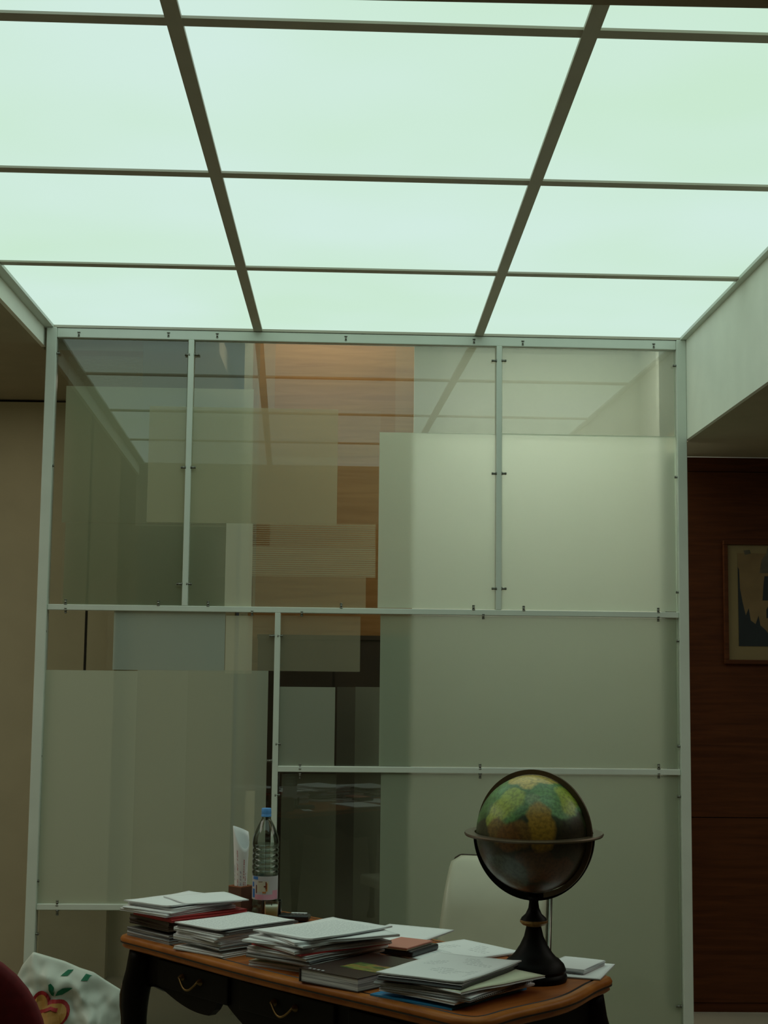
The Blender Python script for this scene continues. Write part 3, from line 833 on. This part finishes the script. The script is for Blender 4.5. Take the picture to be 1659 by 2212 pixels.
c = on_desk(586, 1990, 0)
tb = thing('glass_tumbler', 'small glass holding white wax, in front of the water bottle', 'glass', (c.x, c.y, TZ))
lathe('glass_wall', [(.001, .0), (.026, .0), (.0275, .003), (.0315, .062), (.0298, .062), (.0262, .006), (.001, .006)], 'tumbler', tb, 40, cap=False)
lathe('wax', [(.001, .0066), (.0256, .0066), (.0286, .046), (.0276, .0475), (.012, .046), (.001, .046)], 'wax', tb, 40, cap=False)
lathe('wick', [(.0012, .045), (.0012, .055)], 'gap', tb, 8)

c = on_desk(571, 1988, 0)
bt_ = thing('water_bottle', 'tall clear plastic water bottle with a light blue cap', 'bottle', (c.x - .002, c.y + .035, TZ))
BS = 1.0
prof = [(.001, .004), (.026, .0), (.036, .004), (.0405, .014), (.0405, .03), (.038, .036), (.0405, .042), (.0405, .052)]
z = .052
prof += [(.0385, .058), (.0385, .132), (.0405, .138)]
for k in range(5):
    z = .138 + k * .0165; prof += [(.0405, z + .004), (.0375, z + .0085), (.0405, z + .013)]
prof += [(.041, .228), (.0385, .245), (.0325, .262), (.0245, .280), (.0175, .292), (.0135, .300), (.0130, .312)]
lathe('bottle_body', prof, 'pet', bt_, 56, cap=False, rfun=lambda a, z: 1 + (.012 * sin(a * 9) if .06 > z > .0 else 0))
wp = [(max(.001, r - .0016), zz + .0012) for r, zz in prof if zz < .222]
wp.append((.0388, .224)); wp.append((.001, .224))
lathe('water', wp, 'water', bt_, 56, cap=False)
lathe('cap', [(.001, .331), (.0135, .331), (.0150, .329), (.0155, .316), (.0148, .314), (.0148, .312), (.0156, .311), (.0156, .306), (.0145, .305)][::-1], 'cap', bt_, 40, cap=False, rfun=lambda a, z: 1 + .012 * (sin(a * 40) if .315 < z < .329 else 0))
lathe('label', [(.0392, .060), (.0392, .130)], 'label', bt_, 56, cap=False)
def lpatch(a0, a1, z0, z1, m, r=.0396):
    lathe('label_print', [(r, z0), (r, z1)], m, bt_, 12, cap=False, a0=R(a0), a1=R(a1))
# the camera sees the -y side; angles round 270 degrees
lpatch(225, 345, .061, .076, 'lab_pink'); lpatch(308, 345, .076, .088, 'lab_pink'); lpatch(205, 222, .066, .092, 'lab_blue')
lpatch(203, 216, .098, .112, 'lab_blue'); lpatch(210, 240, .120, .129, 'lab_blue'); lpatch(236, 290, .084, .116, 'lab_cream', .0395)
lpatch(243, 262, .113, .1145, 'lab_dark', .0399); lpatch(230, 235, .080, .104, 'lab_dark', .0399)
lpatch(276, 284, .086, .110, 'lab_or', .0399); lpatch(268, 278, .098, .102, 'lab_dark', .0402); lpatch(275, 280, .092, .114, 'lab_dark', .0402)
lpatch(262, 278, .080, .085, 'lab_or', .0399)

c = on_desk(517, 1978, 0)
pb = thing('pen_box', 'small reddish brown square box behind the left pile', 'box', (c.x, c.y + .03, TZ), R(-38))
s_ = .0265; hb = .085
for a, b in (((-s_, -s_, 0), (s_, -s_ + .004, hb)), ((-s_, s_ - .004, 0), (s_, s_, hb)), ((-s_, -s_ + .004, 0), (-s_ + .004, s_ - .004, hb)), ((s_ - .004, -s_ + .004, 0), (s_, s_ - .004, hb))):
    box('side', a, b, 'box', pb)
for a, b in (((-s_, -s_, hb), (s_, -s_ + .004, hb + .003)), ((-s_, s_ - .004, hb), (s_, s_, hb + .003)), ((-s_, -s_ + .004, hb), (-s_ + .004, s_ - .004, hb + .003)), ((s_ - .004, -s_ + .004, hb), (s_, s_ - .004, hb + .003))):
    box('rim', a, b, 'box_rim', pb)
box('bottom', (-s_ + .004, -s_ + .004, 0), (s_ - .004, s_ - .004, .004), 'box', pb)
bx = thing('wooden_box', 'brown wooden box between the left pile and the bottle', 'box', (c.x + .045, c.y + .075, TZ), R(-40))
box('body', (-.04, -.03, 0), (.05, .03, .066), 'box', bx, bevel=.002); box('lid', (-.042, -.032, .066), (.052, .032, .075), 'box', bx, bevel=.002)

# rolled sheet standing in the pen box
rl = thing('rolled_paper', 'rolled white sheet with red handwriting standing in the small box', 'paper', (c.x, c.y + .03, TZ + .0045))
vs, fs = [], []; nA, nZ = 44, 16
def roll_pt(a, t, dr=0):
    # slightly flared open tube; top cut on a slant, higher at the left
    zt_ = .264 - .020 * (1 + cos(a)) / 2 - .052 * max(0, cos(a + R(62))) ** 1.0
    z = zt_ * t; r = .0155 + .0085 * t ** 1.4 + dr
    return Vector((r * cos(a) * 1.05 - .002 * t, r * sin(a), z))
for k in (0, 1):
    for j in range(nZ + 1):
        for i in range(nA + 1): vs.append(roll_pt(-.2 + 2 * pi * 1.03 * i / nA, j / nZ, -.0006 * k + .0011 * i / nA))
nn = (nA + 1) * (nZ + 1)
for j in range(nZ):
    for i in range(nA):
        a = j * (nA + 1) + i; fs.append((a, a + 1, a + nA + 2, a + nA + 1)); fs.append((nn + a, nn + a + nA + 1, nn + a + nA + 2, nn + a + 1))
for i in range(nA):
    fs.append((nZ * (nA + 1) + i, nZ * (nA + 1) + i + 1, nn + nZ * (nA + 1) + i + 1, nn + nZ * (nA + 1) + i))
link('sheet', mesh_from(vs, fs), 'paper', rl, smooth=True)
rnd = random.Random(4)
def scribble(a, t0, t1, m, w=.0012):
    vs, fs = [], []; t = t0
    while t < t1:
        ln = rnd.uniform(.008, .03)
        if rnd.random() < .78:
            amp = rnd.uniform(.03, .11); k = 6
            for q in range(k + 1):
                tt = min(.96, t + ln * q / k); aa = a + amp * sin(q * 2.2) 
                p0 = roll_pt(aa - .05, tt, .0022); p1 = roll_pt(aa + .05, tt, .0022)
                vs += [p0, p1]
                if q: b = len(vs); fs.append((b - 4, b - 3, b - 1, b - 2))
        t += ln + rnd.uniform(.004, .02)
    link('handwriting', mesh_from(vs, fs), m, rl)
for a, m, t0, t1 in ((-1.95, 'red_pen', .37, .86), (-1.05, 'red_pen', .40, .84), (-1.5, 'blue_pen', .36, .62), (-2.5, 'blue_pen', .36, .55), (-.75, 'red_pen', .36, .62)): scribble(a, t0, t1, m)

# ------------------------------------------------------------------ globe
c = on_desk(1153, 2117, 0)
gl = thing('globe', 'antique globe on a turned black stand at the right end of the desk', 'globe', (c.x, c.y, TZ))
GZ = at_y(1153, 1800, c.y).z - TZ; GR = .1425
def globe_mat():
    m, t, o = nt('painted_globe_map')
    p = N(t, 'ShaderNodeBsdfPrincipled'); p.inputs['Roughness'].default_value = .42
    p.inputs['Coat Weight'].default_value = .18; p.inputs['Coat Roughness'].default_value = .25
    tc = N(t, 'ShaderNodeTexCoord')
    no = N(t, 'ShaderNodeTexNoise'); no.inputs['Scale'].default_value = 16; no.inputs['Detail'].default_value = 4
    t.links.new(tc.outputs['Object'], no.inputs['Vector'])
    sc = N(t, 'ShaderNodeVectorMath', operation='SCALE'); sc.inputs[3].default_value = .034
    sb = N(t, 'ShaderNodeVectorMath', operation='SUBTRACT'); sb.inputs[1].default_value = (.5, .5, .5)
    t.links.new(no.outputs['Color'], sb.inputs[0]); t.links.new(sb.outputs[0], sc.inputs[0])
    ad = N(t, 'ShaderNodeVectorMath', operation='ADD')
    t.links.new(tc.outputs['Object'], ad.inputs[0]); t.links.new(sc.outputs[0], ad.inputs[1])
    col = N(t, 'ShaderNodeTexNoise'); col.inputs['Scale'].default_value = 9; col.inputs['Detail'].default_value = 2
    t.links.new(tc.outputs['Object'], col.inputs['Vector'])
    r0 = ramp(t, [(.35, (.07, .16, .04)), (.5, (.13, .28, .08)), (.65, (.21, .40, .18))]); t.links.new(col.outputs[0], r0.inputs[0])
    cur = r0.outputs[0]
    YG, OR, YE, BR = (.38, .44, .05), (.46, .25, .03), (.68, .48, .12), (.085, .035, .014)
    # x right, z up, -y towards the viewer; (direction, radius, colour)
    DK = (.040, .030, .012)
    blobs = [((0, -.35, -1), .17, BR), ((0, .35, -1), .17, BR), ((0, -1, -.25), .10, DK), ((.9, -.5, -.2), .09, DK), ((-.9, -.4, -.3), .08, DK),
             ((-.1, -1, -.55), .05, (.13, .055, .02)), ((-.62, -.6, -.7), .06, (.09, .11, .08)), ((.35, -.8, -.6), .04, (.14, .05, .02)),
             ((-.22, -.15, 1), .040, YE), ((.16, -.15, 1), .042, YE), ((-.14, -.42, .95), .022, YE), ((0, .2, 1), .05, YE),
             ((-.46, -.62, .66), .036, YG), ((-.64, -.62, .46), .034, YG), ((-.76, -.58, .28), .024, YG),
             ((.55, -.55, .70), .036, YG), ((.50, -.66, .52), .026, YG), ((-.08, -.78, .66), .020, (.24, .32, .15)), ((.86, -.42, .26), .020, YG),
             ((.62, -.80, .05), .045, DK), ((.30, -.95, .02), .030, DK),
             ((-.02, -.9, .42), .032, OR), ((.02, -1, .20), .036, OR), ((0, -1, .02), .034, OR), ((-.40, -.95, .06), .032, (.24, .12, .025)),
             ((-.72, -.72, .10), .030, (.24, .13, .025)), ((-.55, -.85, .0), .03, (.22, .09, .02)), ((.8, .5, .3), .09, OR), ((-.8, .6, .2), .08, YG), ((0, 1, .5), .08, YE)]
    for d, rad, cc in blobs:
        v = Vector(d).normalized() * GR
        ds = N(t, 'ShaderNodeVectorMath', operation='DISTANCE'); ds.inputs[1].default_value = v
        t.links.new(ad.outputs[0], ds.inputs[0])
        mr = N(t, 'ShaderNodeMapRange'); mr.inputs[1].default_value = rad - .005; mr.inputs[2].default_value = rad + .004
        mr.inputs[3].default_value = .88; mr.inputs[4].default_value = 0
        t.links.new(ds.outputs['Value'], mr.inputs[0])
        mx = N(t, 'ShaderNodeMix', data_type='RGBA'); mx.inputs[7].default_value = c4(cc)
        t.links.new(mr.outputs[0], mx.inputs[0]); t.links.new(cur, mx.inputs[6]); cur = mx.outputs[2]
    # fine engraved mottling
    f = N(t, 'ShaderNodeTexNoise'); f.inputs['Scale'].default_value = 130; f.inputs['Detail'].default_value = 3
    t.links.new(tc.outputs['Object'], f.inputs['Vector'])
    fr = N(t, 'ShaderNodeMapRange'); fr.inputs[1].default_value = .35; fr.inputs[2].default_value = .6; fr.inputs[3].default_value = .62; fr.inputs[4].default_value = 1.05
    t.links.new(f.outputs[0], fr.inputs[0])
    ml = N(t, 'ShaderNodeVectorMath', operation='SCALE'); t.links.new(cur, ml.inputs[0]); t.links.new(fr.outputs[0], ml.inputs[3])
    t.links.new(ml.outputs[0], p.inputs['Base Color'])
    t.links.new(p.outputs[0], o.inputs[0])
    return m
bm = bmesh.new(); bmesh.ops.create_uvsphere(bm, u_segments=72, v_segments=40, radius=GR)
me = bpy.data.meshes.new('ball'); bm.to_mesh(me); bm.free()
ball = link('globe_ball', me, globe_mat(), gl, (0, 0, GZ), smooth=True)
# horizon ring, flat
lathe('horizon_ring', [(.1465, -.004), (.170, -.004), (.172, 0), (.170, .003), (.1465, .003), (.1465, -.004)], 'bronze', gl, 96, (0, 0, GZ), (R(1.5), R(-.5), 0), cap=False)
# full meridian ring turned 30 degrees
def vring(name, r0, r1, th, m, a0, a1, rz, seg=80, cx=0, grow=0):
    vs, fs = [], []
    for i in range(seg + 1):
        a = a0 + (a1 - a0) * i / seg
        r1_ = r1 + grow * sin(a) ** 2
        for (r, y) in ((r0, -th), (r1_, -th), (r1_, th), (r0, th)): vs.append((cx + r * cos(a), y, r * sin(a)))
    for i in range(seg):
        for k in range(4):
            k2 = (k + 1) % 4; fs.append((i * 4 + k, i * 4 + k2, i * 4 + 4 + k2, i * 4 + 4 + k))
    if a1 - a0 < 2 * pi - .01: fs += [(0, 3, 2, 1), (seg * 4, seg * 4 + 1, seg * 4 + 2, seg * 4 + 3)]
    o = link(name, mesh_from(vs, fs), m, gl, (0, 0, GZ), (0, 0, rz)); return o
vring('meridian_ring', .1440, .1560, .0035, 'bronze', 0, 2 * pi, R(-32))
vring('cradle_arm', .1445, .1505, .011, 'ebony', -pi + .03, -.03, R(-16), 48, grow=.0115)
zc = GZ - .150
lathe('stand', [(.001, .0), (.079, .0), (.082, .006), (.081, .014), (.076, .020), (.079, .027), (.074, .040), (.062, .052), (.055, .056), (.046, .066), (.034, .084),
                (.024, .105), (.0185, .128), (.0165, .145), (.016, .150)], 'ebony', gl, 64)
zg = at_y(1150, 1990, c.y).z - TZ
lathe('gilt_band', [(.016, zg - .012), (.028, zg - .008), (.034, zg - .002), (.034, zg + .003), (.028, zg + .006)], 'gilt', gl, 48)
lathe('stem', [(.0163, .148), (.016, zg - .010)], 'ebony', gl, 40)
lathe('bell', [(.033, zg + .003), (.030, zg + .009), (.020, zg + .018), (.0135, zg + .032), (.0115, zg + .046), (.012, zc - .010), (.017, zc - .008), (.019, zc - .002), (.014, zc + .004)], 'ebony', gl, 40)

# ------------------------------------------------------------------ pale chair behind the desk
CY = 5.05
q0 = at_y(990, 1866, CY); q1 = at_y(1188, 1930, CY)
ch = thing('office_chair', 'pale grey leather chair standing behind the desk', 'chair', ((q0.x + q1.x) / 2 - .055, CY + .02, 0), R(-20))
zt_c = q0.z
def slab(name, w, z0, z1, y0, y1, th, r, m, parent, bulge=.02, n=24):
    """rounded upright cushion between heights z0..z1, leaning from y0 to y1"""
    vs, fs = [], []
    for s in (-1, 1):
        for j in range(n + 1):
            v = j / n; z = z0 + (z1 - z0) * v
            dz = max(0, z - (z1 - r)); hwid = w / 2 - (r - math.sqrt(max(0, r * r - dz * dz)) if dz > 0 else 0)
            hwid *= (1.10 - .10 * v)
            for i in range(n + 1):
                u = i / n * 2 - 1
                edge = (1 - abs(u) ** 6) ** .5 if abs(u) < 1 else 0
                ez = 1 - max(0, (v - .94) / .06) ** 2
                y = y0 + (y1 - y0) * v + bulge * (u * u) * -1 + .05 * max(0, (v - .62) / .38) ** 2
                vs.append((u * hwid, y + s * th / 2 * (.35 + .65 * edge) * (.4 + .6 * max(0, ez)), z))
    k = (n + 1) ** 2
    for j in range(n):
        for i in range(n):
            a = j * (n + 1) + i
            fs.append((a, a + 1, a + n + 2, a + n + 1)); fs.append((k + a, k + a + n + 1, k + a + n + 2, k + a + 1))
    for i in range(n):
        a = n * (n + 1) + i; fs.append((a, a + 1, k + a + 1, k + a)); fs.append((i, k + i, k + i + 1, i + 1))
        b = i * (n + 1); fs.append((b, b + n + 1, k + b + n + 1, k + b)); b += n; fs.append((b, k + b, k + b + n + 1, b + n + 1))
    bm = bmesh.new(); me = mesh_from(vs, fs); bm.from_mesh(me); bmesh.ops.recalc_face_normals(bm, faces=bm.faces[:]); bm.to_mesh(me); bm.free()
    return link(name, me, m, parent, smooth=True)
bwid = .35
br_ = slab('backrest', bwid, .44, zt_c, -.0, .15, .035, .03, 'leather', ch, bulge=.012)
hp = [(-bwid / 2 + .002, .190, zt_c - .026), (-bwid / 2 + .008, .196, zt_c - .010), (-bwid / 2 + .022, .200, zt_c - .001)] + \
     [(-bwid / 2 + .03 + (bwid - .06) * i / 10, .201 + .010 * (1 - abs(i / 5 - 1)), zt_c + .001) for i in range(11)] + \
     [(bwid / 2 - .022, .200, zt_c - .001), (bwid / 2 - .008, .196, zt_c - .010), (bwid / 2 - .002, .190, zt_c - .026)]
tube('piping', hp, .003, 'dark', br_, 8)
tube('side_frame', [(bwid / 2 + .022, .02, .3), (bwid / 2 + .018, .06, .55), (bwid / 2 + .000, .18, zt_c - .06)], .010, 'steel', ch, 10)
tube('side_frame', [(-bwid / 2 - .012, .02, .3), (-bwid / 2 - .012, .03, .45)], .008, 'steel', ch, 10)
box('seat', (-.20, -.42, .40), (.20, .0, .455), 'leather', ch, bevel=.02, seg=4)
lathe('column', [(.025, .08), (.025, .40)], 'steel', ch, 20, (0, -.2, 0))
for k in range(5):
    a = k * 2 * pi / 5 + .3
    tube('leg', [(.02 * cos(a), -.2 + .02 * sin(a), .10), (.26 * cos(a), -.2 + .26 * sin(a), .065)], [.018, .011], 'black', ch, 10)
    lathe('caster', [(.001, 0), (.018, 0), (.024, .025), (.018, .05), (.001, .055)], 'black', ch, 16, (.26 * cos(a), -.2 + .26 * sin(a), 0), cap=False)

# ------------------------------------------------------------------ red chair, bottom left corner
rp = at_y(-150, 2290, 2.75)
rc = thing('red_chair', 'dark red upholstered chair with a rounded back, cut off by the left corner', 'chair', (rp.x, 2.75, 0), R(10))
vs, fs = [], []; nn_ = 40; zR = at_y(0, 2104, 2.75).z
RR = .204; zc_r = rp.z
for s in (-1, 1):
    for j in range(9):
        rr = RR * sin(pi / 2 * j / 8) ; yy = s * .035 * cos(pi / 2 * j / 8) ** .5
        for i in range(nn_):
            a = 2 * pi * i / nn_; zz = rr * sin(a)
            if zz < 0: zz *= 1.6
            vs.append((rr * cos(a), yy, zz + zc_r))
for s in (0, 1):
    o_ = s * 9 * nn_
    for j in range(8):
        for i in range(nn_):
            k = (i + 1) % nn_; fs.append((o_ + j * nn_ + i, o_ + j * nn_ + k, o_ + (j + 1) * nn_ + k, o_ + (j + 1) * nn_ + i))
bm = bmesh.new(); me = mesh_from(vs, fs); bm.from_mesh(me); bmesh.ops.remove_doubles(bm, verts=bm.verts[:], dist=1e-4); bmesh.ops.recalc_face_normals(bm, faces=bm.faces[:]); bm.to_mesh(me); bm.free()
link('backrest', me, 'red', rc, smooth=True)
box('seat', (-.22, -.45, .41), (.22, -.03, .48), 'red', rc, bevel=.025, seg=4)
for sx in (-1, 1):
    tube('leg', [(sx * .17, 0, .62), (sx * .19, 0, .40), (sx * .19, .03, 0)], [.014, .017, .012], 'dark', rc)
    tube('leg', [(sx * .18, -.40, .42), (sx * .19, -.43, 0)], [.017, .012], 'dark', rc)

# ------------------------------------------------------------------ plastic bag on the floor, left of the desk
BY = 4.85
ol = [(22, 2150), (30, 2122), (48, 2085), (72, 2056), (100, 2064), (140, 2076), (172, 2090), (203, 2100), (228, 2117), (262, 2138), (275, 2165)]
OL = [(at_y(x, y, BY).x, at_y(x, y, BY).z) for x, y in ol]
bxm = (OL[0][0] + OL[-1][0]) / 2
def htop(x):
    if x <= OL[0][0]: return OL[0][1]
    for (a, za), (b, zb_) in zip(OL, OL[1:]):
        if x <= b: return za + (zb_ - za) * (x - a) / (b - a)
    return OL[-1][1]
bag = thing('plastic_bag', 'crumpled white plastic carrier bag with printed fruit, left of the desk', 'bag', (bxm, BY, 0))
hwb = (OL[-1][0] - OL[0][0]) / 2
def bag_pt(x, t, front=True, lift=0):
    """x in -1..1 across, t 0..1 up"""
    w = hwb * (1 - .0 * t); X = x * w
    z = t * htop(bxm + X)
    d = .13 * (max(0, 1 - x * x)) ** .5 * (max(0, 1 - t ** 3)) ** .8 * (.75 + .25 * sin(pi * min(1, t * 1.2)))
    nz = noise.noise(Vector((X * 14, z * 12, 1.7 if front else 8.1))) * .024 + noise.noise(Vector((X * 34, z * 27, 4.2))) * .012 + abs(noise.noise(Vector((X * 22 + z * 9, z * 15 - X * 12, 5.5)))) * .02
    rdg = abs(noise.noise(Vector((X * 9 + z * 7, z * 6 - X * 4, 2.2)))) * -.055
    k = min(1, d / .04)
    y = -(d + (nz + rdg + .01) * k) if front else d + nz * k
    return Vector((X, y - lift, z))
vs, fs = [], []; na, nb = 90, 90
for fr in (True, False):
    for j in range(nb + 1):
        for i in range(na + 1): vs.append(bag_pt(-cos(pi * i / na) if 1 else 0, j / nb, fr))
k = (na + 1) * (nb + 1)
for j in range(nb):
    for i in range(na):
        a = j * (na + 1) + i; fs.append((a, a + 1, a + na + 2, a + na + 1)); fs.append((k + a, k + a + na + 1, k + a + na + 2, k + a + 1))
bm = bmesh.new(); me = mesh_from(vs, fs); bm.from_mesh(me); bmesh.ops.remove_doubles(bm, verts=bm.verts[:], dist=2e-4); bm.to_mesh(me); bm.free()
link('bag_body', me, 'bag', bag, smooth=True)
def decal(name, poly, m, lift=.003):
    """polygon in photo pixels laid on the bag's front surface"""
    P_ = []
    for (px, py) in poly:
        w = at_y(px, py, BY - .10); X = (w.x - bxm) / hwb; h = htop(w.x); P_.append((X, w.z / h))
    bm = bmesh.new()
    xs = [p[0] for p in P_]; ts = [p[1] for p in P_]
    vv = [bm.verts.new((p[0], p[1], 0)) for p in P_]; f = bm.faces.new(vv)
    bmesh.ops.triangulate(bm, faces=[f]); 
    for _ in range(3):
        bmesh.ops.subdivide_edges(bm, edges=[e for e in bm.edges if e.calc_length() > .05], cuts=1, use_grid_fill=True)
        bmesh.ops.triangulate(bm, faces=[f_ for f_ in bm.faces if len(f_.verts) > 3])
    for v in bm.verts: v.co = bag_pt(max(-.97, min(.97, v.co.x)), max(0, min(.985, v.co.y)), True, lift)
    me = bpy.data.meshes.new('decal'); bm.to_mesh(me); bm.free()
    return link(name, me, m, bag)
def ell(cx, cy, rx, ry, rot=0, n=22, a0=0, a1=360):
    r = R(rot); out = []
    for i in range(n):
        a = R(a0 + (a1 - a0) * i / (n if a1 - a0 >= 360 else n - 1)); x, y = rx * cos(a), ry * sin(a)
        out.append((cx + x * cos(r) - y * sin(r), cy + x * sin(r) + y * cos(r)))
    return out
decal('printed_leaf', [(98, 2134), (103, 2131), (110, 2139), (111, 2150), (108, 2160), (103, 2158), (98, 2147)], 'green')
decal('printed_leaf', [(112, 2159), (118, 2149), (128, 2143), (150, 2142), (140, 2150), (126, 2158)], 'green')
decal('printed_letter', [(121, 2118), (136, 2106), (148, 2106), (136, 2118)], 'green')
decal('printed_letter', [(166, 2128), (178, 2111), (190, 2111), (180, 2129)], 'green')
decal('printed_letter', [(199, 2103), (206, 2101), (220, 2108), (224, 2113), (222, 2121), (208, 2113)], 'green')
decal('printed_fruit', ell(80, 2180, 21, 32, 8), 'red_ink', .003)
decal('printed_fruit', ell(107, 2198, 38, 30, -25), 'red_ink', .005)
decal('printed_fruit', ell(80, 2183, 16, 27, 8), 'orange_ink', .006)
decal('printed_fruit', ell(107, 2200, 32, 24, -25), 'orange_ink', .008)
decal('printed_stroke', [(70, 2190), (88, 2186), (104, 2180), (120, 2184), (118, 2192), (104, 2187), (88, 2193), (72, 2197)], 'red_ink', .011)
